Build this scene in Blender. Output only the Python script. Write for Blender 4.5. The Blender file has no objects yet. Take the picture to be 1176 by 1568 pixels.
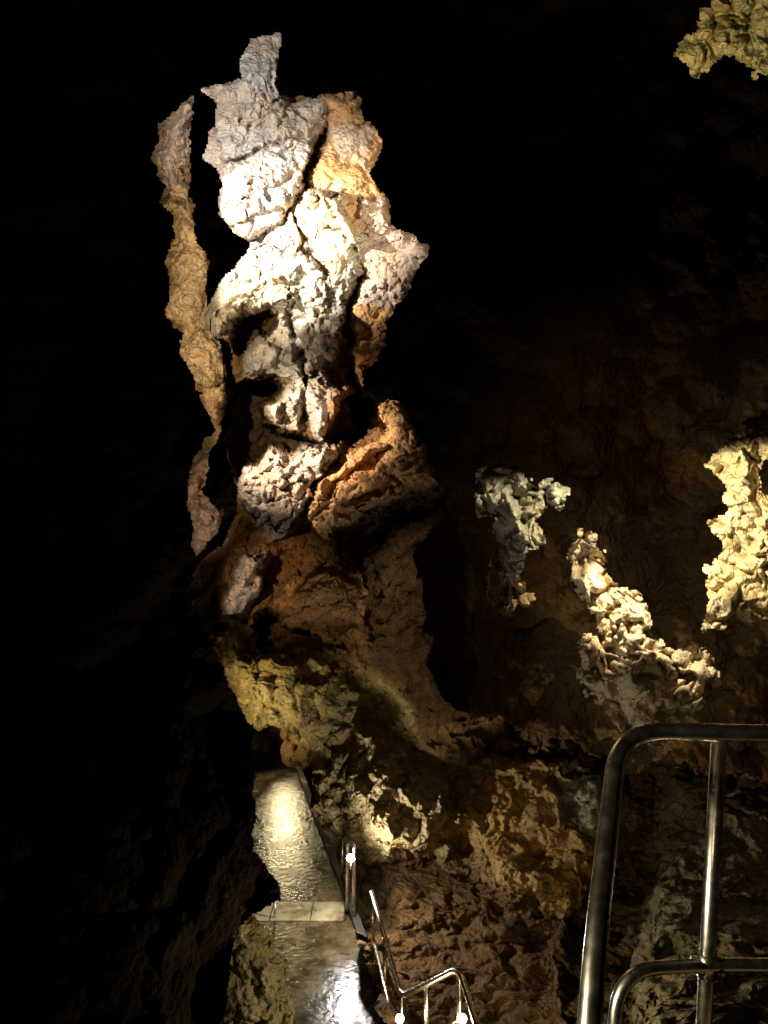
import bpy, bmesh, math, numpy as np
from mathutils import Vector
F=1140.0; CU=588.0; CV=784.0
def W(u,v,d): return Vector(((u-CU)/F*d, d, -(v-CV)/F*d))
scene=bpy.context.scene
# ---------------- noise ----------------
def _h(ix,iy,iz,s):
    n=(ix*374761393+iy*668265263+iz*1274126177+s*974634777)&0xffffffff
    n=((n^(n>>13))*1274126177)&0xffffffff
    n=((n^(n>>16))*2246822519)&0xffffffff
    return ((n^(n>>15))&0xffffff)/float(0xffffff)
def vn(p,s=0):
    i=np.floor(p).astype(np.int64); f=p-i; f=f*f*f*(f*(f*6-15)+10)
    x,y,z=i[:,0],i[:,1],i[:,2]; fx,fy,fz=f[:,0],f[:,1],f[:,2]
    r=0
    for a in (0,1):
        wa=fx if a else 1-fx
        for b in (0,1):
            wb=fy if b else 1-fy
            for c in (0,1):
                wc=fz if c else 1-fz
                r=r+_h(x+a,y+b,z+c,s)*wa*wb*wc
    return r*2-1
def fbm(p,o=4,s=0,g=0.5):
    r=0;a=1.0;q=p
    for k in range(o):
        r=r+a*vn(q,s+k*17); q=q*2.03+3.7; a*=g
    return r
def ridged(p,o=4,s=0,g=0.5):
    r=0;a=1.0;q=p
    for k in range(o):
        r=r+a*(1-2*np.abs(vn(q,s+k*13))); q=q*2.07+1.3; a*=g
    return r
def worley(p,s=0):
    i=np.floor(p).astype(np.int64); best=np.full(len(p),9.0)
    for a in (-1,0,1):
        for b in (-1,0,1):
            for c in (-1,0,1):
                j=i+np.array([a,b,c])
                q=np.stack([j[:,k]+_h(j[:,0],j[:,1],j[:,2],s+5+k*31) for k in range(3)],1)
                best=np.minimum(best,((q-p)**2).sum(1))
    return np.sqrt(best)
def knobs(p,s=0,R=0.85):
    """rounded popcorn: hemispherical nodules with creases between"""
    w=worley(p,s); return np.sqrt(np.clip(1-(w/R)**2,0,1))
def sstep(a,b,x):
    t=np.clip((x-a)/(b-a),0,1); return t*t*(3-2*t)
def sd(poly,U,V):
    P=np.array(poly,float); n=len(P); d=np.full(U.shape,1e18); ins=np.zeros(U.shape,bool)
    for i in range(n):
        a=P[i]; b=P[(i+1)%n]; e=b-a
        wx=U-a[0]; wy=V-a[1]
        t=np.clip((wx*e[0]+wy*e[1])/(e@e+1e-9),0,1)
        d=np.minimum(d,(wx-e[0]*t)**2+(wy-e[1]*t)**2)
        c=((a[1]>V)!=(b[1]>V))
        if abs(e[1])>1e-9:
            c&=(U<e[0]*(V-a[1])/e[1]+a[0]); ins^=c
    return np.sqrt(d)*np.where(ins,1,-1)
# ---------------- outlines of the lit patches, cut through the front rock ----------------
O_MAIN=[(386,62),(412,52),(430,52),(425,100),(418,125),(432,152),(460,148),(485,152),(490,146),(540,143),(553,150),(556,185),(572,200),(587,217),(580,235),(565,262),(570,285),(592,310),(597,345),(625,362),(657,382),(640,410),(628,440),(605,470),(590,490),(590,530),(575,552),(550,565),(552,592),(575,616),(607,612),(630,650),(652,690),(670,735),
 (690,790),(715,850),(725,930),(715,1010),(715,1080),(780,1120),(850,1135),(930,1160),(975,1185),(1010,1165),(1090,1190),(1200,1200),(2400,1210),(2400,2900),(345,2900),(345,1568),(362,1425),(385,1405),(425,1382),(432,1352),(388,1300),(392,1240),(385,1110),(345,1035),(320,965),(285,905),(310,862),(345,830),(362,790),(365,740),(350,700),(356,640),(362,590),(354,525),(330,512),(318,480),(335,432),(360,410),(385,372),(350,345),(332,310),(342,285),(335,262),(313,238),(325,200),(335,157),(310,137),(350,130),(376,118),(365,95)]
O_STRIP=[(243,188),(270,172),(293,145),(290,200),(286,262),(294,320),(299,370),(318,392),(315,440),(318,500),(338,530),(348,590),(340,650),(318,695),(308,752),(338,785),(335,808),(300,850),(292,830),(297,800),(289,765),(290,738),(300,700),(332,656),(318,628),(300,580),(275,540),(281,512),(255,480),(262,430),(255,400),(271,360),(268,330),(245,308),(255,290),(232,240),(245,218)]
O_A=[(730,720),(790,715),(820,745),(835,735),(868,752),(866,772),(835,775),(820,800),(835,830),(803,848),(797,890),(820,915),(790,930),(765,948),(740,920),(750,860),(765,830),(755,790),(735,790)]
O_B=[(868,845),(885,822),(905,812),(925,850),(928,880),(952,902),(975,905),(1000,938),(990,968),(1020,990),(1060,990),(1085,1000),(1104,1035),(1065,1092),(1022,1110),(1003,1150),(990,1150),(985,1118),(955,1124),(940,1082),(890,1052),(888,975),(925,970),(905,930),(880,890)]
O_C=[(2000,620),(1176,632),(1145,645),(1112,685),(1075,715),(1110,740),(1115,790),(1085,800),(1100,830),(1105,860),(1080,870),(1085,930),(1078,972),(1120,960),(1160,950),(1500,930),(1500,760),(1172,760),(1160,725),(1180,700),(2000,690)]
O_D=[(1118,-260),(1100,0),(1082,25),(1038,72),(1045,95),(1065,118),(1088,105),(1110,82),(1140,103),(1176,120),(1500,130),(1500,-260)]
O_E=[(903,1205),(915,1198),(922,1225),(918,1248),(906,1240)]
def axis(lo,a,b,hi,fine,coarse):
    return np.concatenate([np.arange(lo,a,coarse),np.arange(a,b,fine),np.arange(b,hi,coarse)])
def grid_mesh(name,us,vs,P,keep,col,mat,rim=0.0):
    nu,nv=len(us),len(vs)
    idx=np.arange(nu*nv).reshape(nv,nu)
    k=keep.reshape(nv,nu)
    fk=k[:-1,:-1]&k[1:,:-1]&k[:-1,1:]&k[1:,1:]
    q=np.stack([idx[:-1,:-1],idx[1:,:-1],idx[1:,1:],idx[:-1,1:]],-1)[fk]
    used=np.zeros(nu*nv,bool); used[q.ravel()]=True
    remap=np.cumsum(used)-1; q=remap[q]; P=P[used]; col=col[used]
    if rim>0:
        n=len(P)
        e=np.concatenate([q[:,[0,1]],q[:,[1,2]],q[:,[2,3]],q[:,[3,0]]])
        s=np.sort(e,1); key=s[:,0].astype(np.int64)*n+s[:,1]
        _,inv,cnt=np.unique(key,return_inverse=True,return_counts=True)
        be=e[cnt[inv]==1]
        bv=np.unique(be); m=np.full(n,-1); m[bv]=np.arange(len(bv))+n
        P2=P[bv]*(1+rim+0.03*fbm(P[bv]*2,2,9)[:,None])
        P=np.concatenate([P,P2]); col=np.concatenate([col,col[bv]])
        q=np.concatenate([q,np.stack([be[:,1],be[:,0],m[be[:,0]],m[be[:,1]]],1)])
    me=bpy.data.meshes.new(name)
    me.vertices.add(len(P)); me.vertices.foreach_set("co",P.astype(np.float32).ravel())
    me.loops.add(q.size); me.loops.foreach_set("vertex_index",q.astype(np.int32).ravel())
    me.polygons.add(len(q)); me.polygons.foreach_set("loop_start",np.arange(0,q.size,4,dtype=np.int32))
    me.update(calc_edges=True); me.validate()
    me.polygons.foreach_set("use_smooth",np.ones(len(me.polygons),bool))
    ca=me.attributes.new("rockcol",'FLOAT_COLOR','POINT')
    ca.data.foreach_set("color",np.concatenate([col,np.ones((len(col),1))],1).astype(np.float32).ravel())
    ob=bpy.data.objects.new(name,me); scene.collection.objects.link(ob); me.materials.append(mat)
    return ob
def N(nt,t,**k):
    n=nt.nodes.new(t)
    for a,b in k.items(): setattr(n,a,b)
    return n
def rock_mat(name,rough=0.8,bump=0.9,scale=1.0,spec=0.15):
    m=bpy.data.materials.new(name); m.use_nodes=True; nt=m.node_tree; L=nt.links
    b=nt.nodes["Principled BSDF"]; b.inputs["Roughness"].default_value=rough
    b.inputs["Specular IOR Level"].default_value=spec
    tc=N(nt,"ShaderNodeTexCoord"); at=N(nt,"ShaderNodeAttribute",attribute_name="rockcol")
    n1=N(nt,"ShaderNodeTexNoise"); n1.inputs["Scale"].default_value=4*scale; n1.inputs["Detail"].default_value=6; n1.inputs["Roughness"].default_value=0.75
    n2=N(nt,"ShaderNodeTexNoise"); n2.inputs["Scale"].default_value=30*scale; n2.inputs["Detail"].default_value=2; n2.inputs["Roughness"].default_value=0.7
    n3=N(nt,"ShaderNodeTexNoise"); n3.inputs["Scale"].default_value=1.7; n3.inputs["Detail"].default_value=4
    vo=N(nt,"ShaderNodeTexVoronoi"); vo.inputs["Scale"].default_value=17*scale
    for n in (n1,n2,n3,vo): L.new(tc.outputs["Object"],n.inputs["Vector"])
    r=N(nt,"ShaderNodeMapRange"); r.inputs[1].default_value=0.3; r.inputs[2].default_value=0.7; r.inputs[3].default_value=0.45; r.inputs[4].default_value=1.4
    L.new(n1.outputs[0],r.inputs[0])
    r3=N(nt,"ShaderNodeMapRange"); r3.inputs[1].default_value=0.48; r3.inputs[2].default_value=0.66; r3.inputs[3].default_value=0.0; r3.inputs[4].default_value=0.6
    L.new(n3.outputs[0],r3.inputs[0])
    mx=N(nt,"ShaderNodeMix",data_type='RGBA',blend_type='MULTIPLY'); L.new(r3.outputs[0],mx.inputs[0]); L.new(at.outputs["Color"],mx.inputs[6]); mx.inputs[7].default_value=(1.0,0.78,0.55,1)
    sc=N(nt,"ShaderNodeVectorMath",operation='SCALE'); L.new(mx.outputs[2],sc.inputs[0]); L.new(r.outputs[0],sc.inputs["Scale"])
    L.new(sc.outputs[0],b.inputs["Base Color"])
    a=N(nt,"ShaderNodeMath",operation='MULTIPLY_ADD'); L.new(vo.outputs["Distance"],a.inputs[0]); a.inputs[1].default_value=-0.8; L.new(n2.outputs[0],a.inputs[2])
    bp=N(nt,"ShaderNodeBump"); bp.inputs["Strength"].default_value=bump; bp.inputs["Distance"].default_value=0.045
    L.new(a.outputs[0],bp.inputs["Height"]); L.new(bp.outputs[0],b.inputs["Normal"])
    return m
MR=rock_mat("limestone_rock",bump=0.9); MD=rock_mat("shaded_front_rock",0.95,0.7,spec=0.06)  # second is the same rock, made darker to stay black as shade
def setup(us,vs):
    U,V=np.meshgrid(us,vs); return U.ravel().astype(float),V.ravel().astype(float)
def px(U,V,d): return np.stack([(U-CU)/F*d,d,-(V-CV)/F*d],1)
def uvn(U,V,s,k=0): return np.stack([U/s,V/s,np.full(U.shape,k*7.3+.5)],1)
# ============ BACK WALL ============
us=axis(-300,190,1190,1560,1.8,14); vs=axis(-400,-10,1575,2000,1.8,14)
U,V=setup(us,vs)
Uw=U+7*fbm(uvn(U,V,30,1),5,3,0.62); Vw=V+7*fbm(uvn(U,V,30,2),5,4,0.62)
d=np.interp(V,[-400,0,600,900,1100,1200,1300,1440,1568,2000],[13,12.3,12,11.3,10.7,10.2,9.5,7.6,6.2,3.8])
d-= sstep(680,1000,U)*1.6*(1-sstep(1000,1250,V))
d-= sstep(700,1176,U)*0.8*sstep(1000,1300,V)
col=np.tile(np.array([0.19,0.11,0.045]),(len(U),1))
def mix(c,w):
    global col
    col=col*(1-w[:,None])+np.array(c)*w[:,None]
def feat(poly,h,w,c=None,tu=0,tv=0,dome=0,soft=5):
    global d
    s=sd(poly,Uw,Vw); k=sstep(-w*0.35,w,s)
    P=np.array(poly,float); cu,cv=P.mean(0)
    d=d-k*(h+tu*(U-cu)/100+tv*(V-cv)/100)
    if dome:
        d=d-dome*np.sqrt(np.clip(s,0,None)/60.0).clip(0,1.2)
    if c is not None: mix(c,sstep(-soft,soft,s))
    return k
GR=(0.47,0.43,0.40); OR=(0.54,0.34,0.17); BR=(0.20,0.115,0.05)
feat(O_STRIP,0.2,22,(0.56,0.40,0.22),dome=0.25)
feat([(243,188),(293,145),(290,262),(262,300),(232,240)],0.05,14,(0.48,0.37,0.28))
feat([(255,300),(300,310),(300,360),(262,350)],0.1,10)
feat([(255,390),(320,395),(318,470),(258,480)],0.12,12)
feat([(275,510),(335,530),(348,590),(330,600),(300,570)],0.12,12)
feat([(290,738),(345,650),(345,760),(345,820),(290,860)],0.1,14,(0.50,0.34,0.23))
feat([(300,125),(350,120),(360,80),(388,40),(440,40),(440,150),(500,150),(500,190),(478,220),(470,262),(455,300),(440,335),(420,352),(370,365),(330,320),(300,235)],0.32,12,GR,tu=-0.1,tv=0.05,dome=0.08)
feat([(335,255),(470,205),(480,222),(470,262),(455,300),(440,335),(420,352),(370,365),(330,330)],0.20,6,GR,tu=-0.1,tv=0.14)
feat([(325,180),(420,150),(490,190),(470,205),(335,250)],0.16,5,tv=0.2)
feat([(340,285),(440,240),(448,262),(360,310)],0.16,4)
feat([(330,315),(430,290),(440,305),(350,345)],0.14,4)
feat([(375,118),(430,100),(436,150),(385,160)],0.1,5)
feat([(490,140),(560,140),(600,215),(575,262),(605,345),(670,382),(640,440),(600,490),(600,540),(548,575),(535,460),(560,420),(548,380),(520,330),(480,300),(478,240),(510,190)],0.25,12,OR,tu=0.05,dome=0.1)
feat([(555,360),(600,345),(665,382),(640,440),(600,490),(570,500),(545,470),(570,420)],0.12,6,(0.45,0.36,0.29),tu=0.15)
feat([(608,350),(670,370),(640,440),(610,430)],0.12,4,tu=0.2)
feat([(540,470),(600,470),(600,540),(548,570)],0.1,5,(0.54,0.31,0.13))
feat([(510,190),(545,175),(575,215),(560,262),(520,240)],0.10,6,(0.50,0.38,0.28))
feat([(490,250),(545,255),(570,300),(545,370),(500,340),(478,300)],0.12,6,(0.56,0.37,0.18))
feat([(545,300),(590,310),(597,350),(560,375)],0.1,5,(0.46,0.35,0.26))
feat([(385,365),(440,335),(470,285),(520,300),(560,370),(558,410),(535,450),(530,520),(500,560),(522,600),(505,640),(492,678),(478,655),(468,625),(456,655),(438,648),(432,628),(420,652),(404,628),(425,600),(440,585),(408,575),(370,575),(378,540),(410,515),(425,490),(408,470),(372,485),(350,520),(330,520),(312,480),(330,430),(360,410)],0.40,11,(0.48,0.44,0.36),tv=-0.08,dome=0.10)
feat([(430,300),(520,280),(552,370),(520,410),(470,400),(440,360)],0.06,20,(0.54,0.44,0.31),dome=0.08)
feat([(388,372),(450,385),(500,420),(480,440),(400,420),(370,400)],0.16,5)
feat([(340,430),(420,410),(470,440),(420,468),(372,480),(340,510),(322,480)],0.18,8,(0.50,0.43,0.29),dome=0.08)
feat([(372,540),(410,520),(430,535),(425,565),(372,575)],0.16,6,GR,tv=-0.1)
feat([(430,545),(470,500),(500,520),(480,575),(445,585)],0.22,6,GR,tu=-0.3)
feat([(485,480),(532,465),(535,525),(505,560),(485,530)],0.24,6,(0.47,0.42,0.36),tu=0.2)
feat([(405,628),(440,598),(462,600),(440,650),(420,650)],0.16,6,GR)
feat([(465,590),(500,570),(522,600),(494,678),(476,650)],0.22,6,GR)
feat([(395,440),(440,430),(455,460),(430,480),(400,462)],0.10,5)
feat([(455,440),(500,425),(520,455),(480,485)],0.14,6)
feat([(362,490),(400,474),(428,484),(422,505),(395,520),(372,548),(352,535)],-1.3,8,BR)  # arch hollow coloured darker, its shade put into the rock colour
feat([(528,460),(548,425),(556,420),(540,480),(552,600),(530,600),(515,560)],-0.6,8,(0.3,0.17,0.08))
feat([(468,215),(505,190),(500,215),(482,250),(470,290),(455,300)],-0.4,6,(0.32,0.19,0.1))
feat([(448,322),(456,322),(470,380),(500,415),(495,425),(458,385)],-0.3,4)
feat([(440,470),(448,470),(475,590),(466,600),(450,540)],-0.35,4)
feat([(345,578),(408,584),(430,590),(398,630),(420,662),(440,655),(460,662),(480,668),(496,690),(508,640),(527,605),(552,600),(590,625),(560,665),(490,692),(410,690),(360,740),(345,700)],-1.6,9,(0.085,0.052,0.027))  # recess under the hanging points, shade painted in as dark brown
feat([(505,600),(535,590),(545,660),(520,690),(502,670)],0.7,8,(0.3,0.165,0.075),tu=0.2)
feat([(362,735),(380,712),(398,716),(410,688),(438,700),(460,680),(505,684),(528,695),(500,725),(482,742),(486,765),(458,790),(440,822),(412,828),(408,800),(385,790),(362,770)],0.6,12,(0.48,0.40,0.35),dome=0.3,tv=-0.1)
feat([(375,720),(430,705),(440,745),(400,768),(372,755)],0.12,8)
feat([(440,700),(500,690),(490,725),(450,748)],0.10,8)
feat([(398,775),(440,760),(458,795),(412,828)],0.12,8)
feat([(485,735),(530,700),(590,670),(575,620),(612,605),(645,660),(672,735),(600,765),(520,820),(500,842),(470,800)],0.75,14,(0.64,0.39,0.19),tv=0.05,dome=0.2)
feat([(520,742),(600,700),(630,690),(640,712),(560,748),(500,790)],0.22,5)
feat([(485,735),(560,690),(600,680),(540,725),(495,765)],0.2,5)
feat([(500,835),(600,762),(672,735),(715,760),(750,880),(750,1090),(660,1120),(580,1060),(560,960),(530,900)],-0.4,24,(0.08,0.044,0.018),tu=-0.3,tv=0.1,soft=22)  # shade below the ledge painted in as near-black brown
# wall bent away from the left lamps here, shaped to fall dark
d+=1.9*sstep(585,720,U+14*fbm(uvn(U,V,70,8),3,77))*sstep(770,860,V)*(1-sstep(1040,1130,V))*(1-sstep(720,800,U))
feat([(545,860),(620,800),(680,770),(690,800),(600,860),(560,900)],0.3,10)
feat([(560,940),(610,880),(650,860),(640,900),(590,960),(570,1000)],0.22,10)
feat([(332,950),(345,900),(375,850),(415,846),(398,892),(372,950)],0.45,10,(0.50,0.41,0.36),dome=0.15)
feat([(345,900),(372,880),(392,895),(370,925)],0.1,6)
feat([(420,940),(440,900),(480,865),(555,885),(552,955),(480,948),(440,960)],0.65,12,(0.50,0.27,0.11),tv=-0.3,dome=0.25)
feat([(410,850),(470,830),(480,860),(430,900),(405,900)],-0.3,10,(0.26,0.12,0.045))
feat([(385,990),(395,945),(430,930),(440,955),(480,960),(430,1000)],-0.9,12,(0.12,0.07,0.03))  # hollow with its darkness painted into the colour
feat([(310,960),(360,960),(390,1000),(470,985),(540,1020),(610,1060),(650,1150),(720,1250),(700,1310),(560,1312),(475,1240),(480,1160),(425,1115),(380,1110)],0.40,26,(0.36,0.27,0.11),tv=-0.08,dome=0.2,soft=14)
feat([(385,1010),(450,1000),(480,1050),(470,1120),(420,1110),(380,1070)],0.15,16,dome=0.12)
feat([(540,1100),(620,1140),(700,1170),(690,1260),(640,1312),(560,1300),(520,1240)],0.3,22,(0.43,0.32,0.15),dome=0.25,soft=14)
feat([(560,1180),(600,1150),(640,1200),(600,1290),(570,1260)],0.2,14)
feat([(700,1170),(800,1150),(930,1180),(960,1300),(870,1400),(740,1340),(690,1260)],0.35,26,(0.44,0.28,0.10),dome=0.3,soft=14)
feat([(790,1180),(850,1190),(870,1260),(840,1300),(790,1260)],0.18,14)
feat([(740,1280),(800,1290),(860,1350),(840,1390),(760,1340)],0.15,12)
feat([(545,1318),(640,1312),(700,1335),(860,1405),(850,1480),(870,1600),(640,1600),(590,1500),(540,1400)],-0.6,14,(0.15,0.087,0.034))  # shadowed undercut, dimness put into the colour as well as the depth
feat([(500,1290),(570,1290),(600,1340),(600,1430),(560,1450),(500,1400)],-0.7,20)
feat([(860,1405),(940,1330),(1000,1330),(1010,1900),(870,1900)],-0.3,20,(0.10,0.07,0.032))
feat([(1000,1170),(1400,1170),(1400,1900),(1010,1900),(960,1500),(1010,1320)],0.25,30,(0.27,0.23,0.13),dome=0.2)
feat([(1120,1240),(1190,1250),(1190,1340),(1140,1320)],0.2,16,(0.36,0.29,0.16))
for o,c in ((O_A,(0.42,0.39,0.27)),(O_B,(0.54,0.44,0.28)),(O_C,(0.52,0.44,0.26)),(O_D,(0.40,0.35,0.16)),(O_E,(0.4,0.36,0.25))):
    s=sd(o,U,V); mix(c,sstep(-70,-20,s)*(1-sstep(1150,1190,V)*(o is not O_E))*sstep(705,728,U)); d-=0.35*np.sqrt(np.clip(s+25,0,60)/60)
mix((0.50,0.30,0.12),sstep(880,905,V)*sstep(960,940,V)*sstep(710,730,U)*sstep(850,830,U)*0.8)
s=sd([(300,1400),(385,1400),(437,1468),(447,1568),(460,1900),(280,1900)],Uw,Vw)
left=s>-3
d=np.where(left,6.3-0.3*sstep(0,40,s),d); mix((0.24,0.21,0.11),left.astype(float))
P=px(U,V,d)
A=fbm(P*0.9,3,21)*0.12
ang=np.stack([P[:,0]*0.9+P[:,2]*0.35,P[:,1]*0.9,(P[:,2]-P[:,0]*0.55)*2.6],1)
strata=ridged(ang*0.9,4,33,0.36)*0.09
wrp=0.3*np.stack([fbm(P*6,2,1),fbm(P*6,2,2),fbm(P*6,2,3)],1)
k1=knobs(P*9.5+wrp,2); k2=knobs(P*18.0+wrp,12); k0=knobs(P*3.2+0.5*wrp,8,0.9); k3=knobs(P*5.2+wrp,28,0.85)
fine=fbm(P*16,3,44,0.6)*0.012
cn=vn(ang*1.3+0.5*fbm(P*2.5,3,88)[:,None],90); crack=np.exp(-(cn/0.035)**2)*0.15*sstep(-0.2,0.3,vn(P*1.1,95))
kr=sstep(650,760,U)*(1-sstep(1120,1250,V))
low=sstep(950,1100,V)
bould=sstep(0,12,sd([(350,690),(520,670),(500,780),(410,850),(350,960),(320,960),(350,800)],U,V))
calm=1-0.5*sstep(0,40,sd([(480,850),(690,740),(760,900),(760,1100),(640,1120),(540,1000)],U,V))
orange=np.clip((col[:,0]-col[:,2])/np.maximum(col[:,0],.01)-0.45,0,0.35)/0.35
orange=orange*(1-kr)
patchy=0.25+0.75*sstep(-0.3,0.35,fbm(P*1.6,3,66))
patchy=np.maximum(patchy,bould)
disp=(A+strata*(1-0.8*kr)*(1-0.7*low)*(0.6+0.7*orange)+calm*(k1*patchy*(0.14-0.06*orange+0.05*kr+0.04*low)
      +k2*patchy*(0.05-0.01*orange+0.015*kr)+k3*(0.20*kr+0.09*low*patchy+0.05+0.12*bould)+k0*(0.14+0.26*kr+0.14*low))+fine-crack*(1-kr)*(1-0.7*low))
disp=np.where(left,disp*0.5,disp)
lat=np.stack([fbm(P*5,2,71),np.zeros(len(P)),fbm(P*5,2,72)],1)*0.045
ray=P/np.linalg.norm(P,axis=1)[:,None]
P=P-ray*disp[:,None]+lat
hole=sd([(378,1104),(395,1112),(425,1116),(432,1160),(452,1182),(468,1184),(480,1150),(478,1195),(474,1246),(505,1285),(522,1310),(526,1380),(540,1420),(560,1470),(590,1568),(640,1800),(447,1800),(446,1568),(437,1468),(385,1402),(340,1400),(340,1110)],U+4*fbm(uvn(U,V,16,5),3,8),V+4*fbm(uvn(U,V,16,6),3,9))
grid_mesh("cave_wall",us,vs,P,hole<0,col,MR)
# ============ FRONT ROCK added as shade, openings cut to the lit patches ============
us=axis(-900,200,1190,2200,2.2,16); vs=axis(-900,30,1575,2400,2.2,16)
U,V=setup(us,vs)
jag=1.0+0.9*sstep(690,760,U)
Uw=U+jag*(3.6*fbm(uvn(U,V,15,1),4,13,0.65)); Vw=V+jag*(3.6*fbm(uvn(U,V,15,2),4,14,0.65))
big=sstep(660,720,U)*sstep(740,800,V)
Ub=Uw+14*big*fbm(uvn(U,V,60,3),3,19); Vb=Vw+14*big*fbm(uvn(U,V,60,4),3,29)
s=sd(O_MAIN,Ub,Vb)
for o in (O_STRIP,O_A,O_B,O_C,O_D,O_E): s=np.maximum(s,sd(o,Uw,Vw))
d=np.interp(U,[-900,250,450,800,1300,2200],[3.4,5.3,6.2,6.5,6.2,4.5])
d-=0.9*sstep(900,1400,V)*(1-sstep(500,900,U))
d-=0.3*sstep(1000,1200,V)*sstep(500,900,U)
P=px(U,V,d)
disp=fbm(P*0.8,4,51)*0.3+knobs(P*2.6,5)*0.25+knobs(P*8,15)*0.06+fbm(P*7,3,52)*0.03
P=P-(P/np.linalg.norm(P,axis=1)[:,None])*disp[:,None]
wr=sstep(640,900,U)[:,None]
col=np.array([0.020,0.014,0.010])[None]*(1-wr)+np.array([0.15,0.088,0.045])[None]*wr  # near-black left painted as shade, browner right as faintly lit rock
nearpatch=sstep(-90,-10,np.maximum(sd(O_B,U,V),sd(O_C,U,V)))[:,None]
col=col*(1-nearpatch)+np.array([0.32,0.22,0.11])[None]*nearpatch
grid_mesh("front_shade_rock",us,vs,P,s<0,col,MD,rim=0.07)
# ============ passage end wall ============
us=np.arange(300,620,3.0); vs=np.arange(1000,1290,3.0); U,V=setup(us,vs)
d=np.full(U.shape,14.3); P=px(U,V,d)
P[:,1]-=ridged(P*np.array([2.5,1,1.2]),4,91)*0.25
grid_mesh("passage_wall",us,vs,P,np.ones(len(U),bool),np.tile(np.array([0.26,0.20,0.10]),(len(U),1)),MR)
# ============ cave floor ============
xs=np.linspace(-14,14,220); ys=np.linspace(-6,24,220); X,Y=np.meshgrid(xs,ys); X=X.ravel();Y=Y.ravel()
P=np.stack([X,Y,np.full(X.shape,-5.0)],1); P[:,2]+=fbm(P*0.9,4,61)*0.18
grid_mesh("cave_floor",xs,ys,P,np.ones(len(X),bool),np.tile(np.array([0.12,0.08,0.04]),(len(X),1)),MR)
# ============ path ============
def mat_wet(name,c,rough,bs=0.6,spec=0.5):
    m=bpy.data.materials.new(name); m.use_nodes=True; nt=m.node_tree; L=nt.links; b=nt.nodes["Principled BSDF"]
    tc=N(nt,"ShaderNodeTexCoord")
    n=N(nt,"ShaderNodeTexNoise"); n.inputs["Scale"].default_value=2.4; n.inputs["Detail"].default_value=8; n.inputs["Roughness"].default_value=0.68
    n2=N(nt,"ShaderNodeTexNoise"); n2.inputs["Scale"].default_value=16; n2.inputs["Detail"].default_value=4; n2.inputs["Roughness"].default_value=0.6
    for q in (n,n2): L.new(tc.outputs["Object"],q.inputs["Vector"])
    cr=N(nt,"ShaderNodeValToRGB"); cr.color_ramp.elements[0].position=0.40; cr.color_ramp.elements[1].position=0.62
    cr.color_ramp.elements[0].color=(c[0]*.3,c[1]*.27,c[2]*.24,1); cr.color_ramp.elements[1].color=(*c,1)
    L.new(n.outputs[0],cr.inputs[0]); L.new(cr.outputs[0],b.inputs["Base Color"])
    r=N(nt,"ShaderNodeMapRange"); r.inputs[1].default_value=0.38; r.inputs[2].default_value=0.62; r.inputs[3].default_value=rough*0.55; r.inputs[4].default_value=rough*1.7
    L.new(n.outputs[0],r.inputs[0]); L.new(r.outputs[0],b.inputs["Roughness"])
    b.inputs["Specular IOR Level"].default_value=spec
    bp=N(nt,"ShaderNodeBump"); bp.inputs["Strength"].default_value=bs; bp.inputs["Distance"].default_value=0.014
    L.new(n2.outputs[0],bp.inputs["Height"]); L.new(bp.outputs[0],b.inputs["Normal"])
    return m
MP=mat_wet("wet_concrete",(0.11,0.08,0.036),0.20,0.7); MS=mat_wet("pale_concrete",(0.40,0.34,0.19),0.35)
def new_obj(name,verts,faces,mat,parent=None,smooth=False):
    me=bpy.data.meshes.new(name); me.from_pydata([tuple(v) for v in verts],[],faces); me.update()
    if smooth: me.polygons.foreach_set("use_smooth",[True]*len(me.polygons))
    o=bpy.data.objects.new(name,me); scene.collection.objects.link(o); me.materials.append(mat)
    if parent: o.parent=parent
    return o
def empty(name):
    o=bpy.data.objects.new(name,None); scene.collection.objects.link(o); return o
def rx(y): return np.interp(y,[4,6.5,8.6,11.1,14.5],[0.45,0.02,-0.45,-1.08,-1.9])
def slab(name,y0,y1,z,mat,parent,xl=-2.2,n=8,th=0.25):
    vs=[];fs=[]
    for i in range(n+1):
        y=y0+(y1-y0)*i/n; r=rx(y); l=rx(y)+xl
        vs+= [(l,y,z),(r,y,z),(r,y,z-th),(l,y,z-th)]
    for i in range(n):
        a=i*4;b=a+4
        fs+=[(a,a+1,b+1,b),(a+1,a+2,b+2,b+1),(a+3,a,b,b+3)]
    fs+=[(0,3,2,1),(n*4,n*4+1,n*4+2,n*4+3)]
    return new_obj(name,vs,fs,mat,parent)
path=empty("footpath")
slab("near_slab",4.2,8.185,-4.5,MP,path)
slab("far_slab",8.595,14.6,-4.5,MP,path)
slab("threshold_base",8.19,8.59,-4.53,MP,path)
for i,(a,b) in enumerate([(-1.95,-1.27),(-1.258,-0.82),(-0.808,-0.45)]):
    new_obj("threshold_slab_%d"%i,[(a,8.19,-4.495),(b,8.19,-4.495),(b,8.585,-4.495),(a,8.585,-4.495),(a,8.19,-4.56),(b,8.19,-4.56),(b,8.585,-4.56),(a,8.585,-4.56)],[(0,1,2,3),(0,4,5,1),(1,5,6,2),(2,6,7,3),(3,7,4,0)],MS,path)
vs_=[];fs_=[]
for i,y in enumerate(np.linspace(4.2,14.6,30)):
    x=rx(y); vs_+=[(x+.005,y,-4.7),(x+.005,y,-4.45),(x+.09,y,-4.45),(x+.09,y,-4.7)]
    if i:
        a=(i-1)*4;b=i*4; fs_+=[(a,a+1,b+1,b),(a+1,a+2,b+2,b+1),(a+2,a+3,b+3,b+2)]
MK=mat_wet("dark_kerb",(0.035,0.027,0.018),0.8)
new_obj("kerb",vs_,fs_,MK,path)
plat=empty("viewing_platform")
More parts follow.
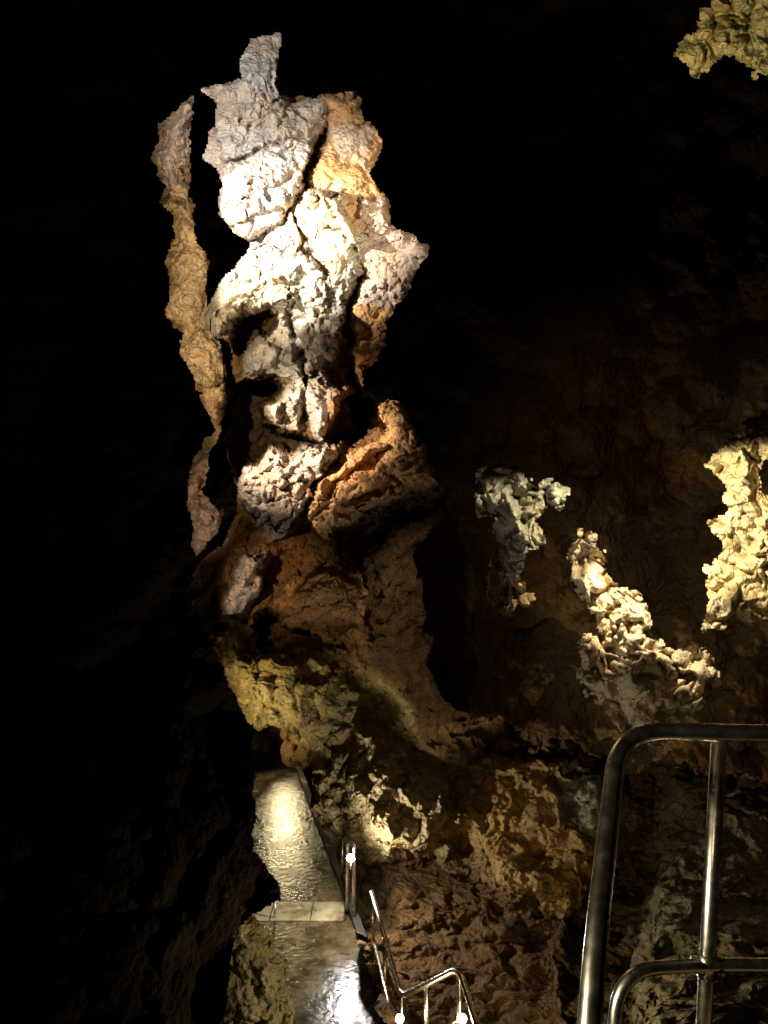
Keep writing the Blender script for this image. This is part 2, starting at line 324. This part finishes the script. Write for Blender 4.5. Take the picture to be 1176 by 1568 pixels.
new_obj("deck",[(-1.6,-3,-1.6),(3.2,-3,-1.6),(3.2,1.7,-1.6),(-1.6,1.7,-1.6),(-1.6,-3,-1.8),(3.2,-3,-1.8),(3.2,1.7,-1.8),(-1.6,1.7,-1.8)],[(0,1,2,3),(4,7,6,5),(0,4,5,1),(1,5,6,2),(2,6,7,3),(3,7,4,0)],MS,plat)
# ============ metal ============
def metal(name,c,r):
    m=bpy.data.materials.new(name); m.use_nodes=True; nt=m.node_tree; b=nt.nodes["Principled BSDF"]
    b.inputs["Metallic"].default_value=1; b.inputs["Base Color"].default_value=(*c,1)
    tc=N(nt,"ShaderNodeTexCoord"); n=N(nt,"ShaderNodeTexNoise"); n.inputs["Scale"].default_value=30; n.inputs["Detail"].default_value=4
    nt.links.new(tc.outputs["Object"],n.inputs["Vector"])
    q=N(nt,"ShaderNodeMapRange"); q.inputs[3].default_value=r*0.6; q.inputs[4].default_value=r*1.5
    nt.links.new(n.outputs[0],q.inputs[0]); nt.links.new(q.outputs[0],b.inputs["Roughness"])
    return m
ST=metal("brushed_steel",(0.66,0.61,0.50),0.25)
def fillet(pts,rad,n=8):
    pts=[Vector(p) for p in pts]; out=[pts[0]]
    for i in range(1,len(pts)-1):
        a,b,c=pts[i-1],pts[i],pts[i+1]
        r=min(rad,(a-b).length*.45,(c-b).length*.45)
        p=b+(a-b).normalized()*r; q=b+(c-b).normalized()*r
        for k in range(n+1):
            t=k/n; out.append((1-t)**2*p+2*t*(1-t)*b+t*t*q)
    out.append(pts[-1]); return out
def tube(name,pts,r,parent,mat=ST,rad=0.0,seg=20):
    if rad>0: pts=fillet(pts,rad)
    pts=[Vector(p) for p in pts]; vs=[];fs=[]
    ref=None
    for i,p in enumerate(pts):
        t=(pts[min(i+1,len(pts)-1)]-pts[max(i-1,0)]).normalized()
        if ref is None: ref=t.orthogonal().normalized()
        ref=(ref-t*ref.dot(t)).normalized(); bn=t.cross(ref)
        for k in range(seg):
            a=2*math.pi*k/seg; vs.append(p+r*(math.cos(a)*ref+math.sin(a)*bn))
        if i:
            o=(i-1)*seg
            for k in range(seg): fs.append((o+k,o+(k+1)%seg,o+seg+(k+1)%seg,o+seg+k))
    fs.append(tuple(range(seg))[::-1]); fs.append(tuple(range(len(vs)-seg,len(vs))))
    return new_obj(name,vs,fs,mat,parent,True)
rail=empty("platform_railing")
tube("top_rail",[W(892,1760,1.28),W(908,1480,1.42),W(948,1118,1.88),W(1130,1123,1.9),W(1600,1132,1.9)],0.0225,rail,rad=0.13,seg=32)
tube("post",[W(1101,1126,1.9),W(1078,1568,1.9),W(1066,1790,1.9)],0.0195,rail,seg=32)
tube("post_2",[W(1480,1126,1.9),W(1480,1790,1.9)],0.0195,rail)
tube("mid_rail",[W(938,1740,1.75),W(943,1486,1.84),W(1080,1477,1.9),W(1600,1482,1.9)],0.0165,rail,rad=0.12,seg=32)
c=W(1082,1477,1.9)
tube("collar",[c+Vector((0,0,0.03)),c+Vector((0,0,-0.03))],0.0235,rail)
tube("collar_side",[c+Vector((-0.035,0,0)),c+Vector((0.035,0,0))],0.0205,rail)
tube("base_flange",[W(1066,1745,1.9),W(1066,1752,1.9)],0.05,rail)
sr=empty("stair_handrail")
tube("top_rail",[W(569,1366,7.3),W(590,1440,6.7),W(615,1527,6.0),W(703,1482,5.4),W(740,1600,4.8),W(770,1720,4.4)],0.023,sr,rad=0.12,seg=14)
tube("mid_rail",[W(572,1438,7.3),W(604,1575,6.0),W(616,1640,5.7)],0.018,sr,seg=12)
tube("mid_rail_2",[W(612,1612,5.9),W(706,1562,5.4),W(745,1690,4.8)],0.018,sr,seg=12)
for a,b,dd in (((569,1366),(573,1490),7.3),((589,1437),(590,1620),6.7),((615,1527),(614,1700),6.0),((653,1508),(653,1680),5.75),((703,1482),(706,1700),5.4)):
    tube("post",[W(*a,dd),W(*b,dd)],0.020,sr,seg=12)
pr=empty("path_handrail")
tube("frame",[W(532,1392,8.35),W(532,1289,8.35),W(542,1294,8.2),W(542,1402,8.2)],0.022,pr,rad=0.05,seg=12)
tube("rail",[W(534,1292,8.3),W(526,1286,9.0),W(508,1262,10.2)],0.018,pr,seg=12)
tube("post",[W(524,1286,9.0),W(524,1350,9.0)],0.018,pr,seg=12)
pb=empty("path_bollard")
tube("post",[W(421,1412,8.25),W(421,1383,8.25)],0.012,pb,seg=10)
tube("cap",[W(421,1384,8.25),W(421,1381,8.25)],0.018,pb,seg=10)
# ============ lamps ============
BK=metal("added_housing",(0.05,0.05,0.05),0.5)
def emis(name,c,s):
    m=bpy.data.materials.new(name); m.use_nodes=True; b=m.node_tree.nodes["Principled BSDF"]
    b.inputs["Base Color"].default_value=(0.8,0.8,0.8,1)
    b.inputs["Emission Color"].default_value=(*c,1); b.inputs["Emission Strength"].default_value=s; return m
def spot(src,dst,power,col,ang,blend=0.5,rad=0.04):
    o=empty("unseen_spot"); o.location=src  # unseen spots placed for their light; housing and yoke added as dressing
    dr=(dst-src).normalized(); q=dr.to_track_quat('-Z','Y')
    o.rotation_euler=q.to_euler()
    L=bpy.data.lights.new("unseen_flood",'SPOT'); L.energy=power; L.color=col; L.spot_size=math.radians(ang); L.spot_blend=blend; L.shadow_soft_size=rad
    lo=bpy.data.objects.new("lamp",L); scene.collection.objects.link(lo); lo.parent=o
    vs=[];fs=[];n=16
    prof=[(0.10,-0.02),(0.10,0.10),(0.06,0.16),(0.0,0.17)]
    for r,z in prof:
        for k in range(n):
            a=2*math.pi*k/n; vs.append((r*math.cos(a),r*math.sin(a),z+0.05))
    for j in range(3):
        for k in range(n): fs.append((j*n+k,j*n+(k+1)%n,(j+1)*n+(k+1)%n,(j+1)*n+k))
    new_obj("housing",vs,fs,BK,o,True)
    tube("yoke",[(-0.12,0,0.1),(-0.12,-0.16,0.1),(0.12,-0.16,0.1),(0.12,0,0.1)],0.01,o,BK,rad=0.02,seg=8)
    return o
def bulb(p,power,col,r=0.03,e=60,stem=0.12):
    o=empty("path_lamp"); o.location=p
    L=bpy.data.lights.new("glow",'POINT'); L.energy=power; L.color=col; L.shadow_soft_size=r
    lo=bpy.data.objects.new("lamp",L); scene.collection.objects.link(lo); lo.parent=o; lo.location=(0,-r*2.1,0)
    me=bpy.data.meshes.new("bulb")
    bm=bmesh.new(); bmesh.ops.create_icosphere(bm,subdivisions=3,radius=r); bm.to_mesh(me); bm.free()
    b=bpy.data.objects.new("bulb",me); scene.collection.objects.link(b); b.parent=o; me.materials.append(emis("bulb_glow",col,e))
    tube("stem",[(0,0.0,-r),(0,0.0,-stem)],0.01,o,ST,seg=8)
    return o
WH=(1.0,0.93,0.83); YL=(1.0,0.84,0.54)
spot(W(160,270,8.6),W(485,385,12),4500,WH,56,1.0)
spot(W(185,60,8.4),W(400,190,12.2),750,WH,62,0.9)
spot(W(180,480,8.0),W(315,480,12),650,(1,0.82,0.56),75,0.8)
spot(W(200,800,8.2),W(312,775,11.6),160,(1,0.80,0.62),34,0.8)  # added to brighten the lower end of the strip
spot(W(730,250,8.4),W(530,330,12),650,(1,0.83,0.60),50,0.9)  # added second key from the right, for relief on the block
spot(W(205,560,8.3),W(505,700,11.5),2100,(1,0.82,0.60),50,0.9)
spot(W(230,860,8.0),W(420,890,11.0),240,(1,0.76,0.48),34,0.9)
spot(W(240,1130,8.0),W(430,1080,10.5),250,(1,0.84,0.46),50,0.9)
spot(W(970,700,7.7),W(1000,985,9.4),1250,(1,0.86,0.63),46,0.35)
spot(W(990,540,7.7),W(795,830,9.8),800,(1,0.90,0.66),42,0.5)
spot(W(1000,700,7.7),W(1150,810,9.3),1000,YL,52,0.4)
spot(W(950,180,7.7),W(1120,50,10.2),600,YL,60,0.4)
spot(Vector((-1.80,13.5,-3.45)),Vector((-1.5,11.0,-4.5)),120,(1,0.80,0.42),90,0.9,0.10)
bulb(W(537,1314,8.05),72,(1,0.97,0.92),0.042,160)
bulb(W(612,1560,5.6),14,(1,0.85,0.6),0.03,80)
bulb(W(708,1560,5.2),48,(1,0.82,0.48),0.03,80)
spot(Vector((-1.5,0.9,-0.2)),Vector((1.0,1.9,-0.85)),500,(1,0.86,0.60),42,0.6,0.08)  # added out of view to put highlights on the railing
spot(Vector((-0.6,-0.8,1.3)),W(980,960,6.3),150,(1,0.80,0.52),46,1.0,0.05)  # added out of view to show the front right rock dimly
w=bpy.data.worlds.new("World"); scene.world=w; w.use_nodes=True
w.node_tree.nodes["Background"].inputs[0].default_value=(0.6,0.35,0.28,1); w.node_tree.nodes["Background"].inputs[1].default_value=0.001
cam=bpy.data.cameras.new("Camera"); co=bpy.data.objects.new("Camera",cam); scene.collection.objects.link(co)
co.rotation_euler=(math.pi/2,0,0); cam.sensor_fit='VERTICAL'; cam.sensor_height=36; cam.lens=36*F/1568; cam.clip_start=0.05; cam.clip_end=200
scene.camera=co
scene.view_settings.view_transform='Standard'; scene.view_settings.look='None'; scene.view_settings.exposure=0
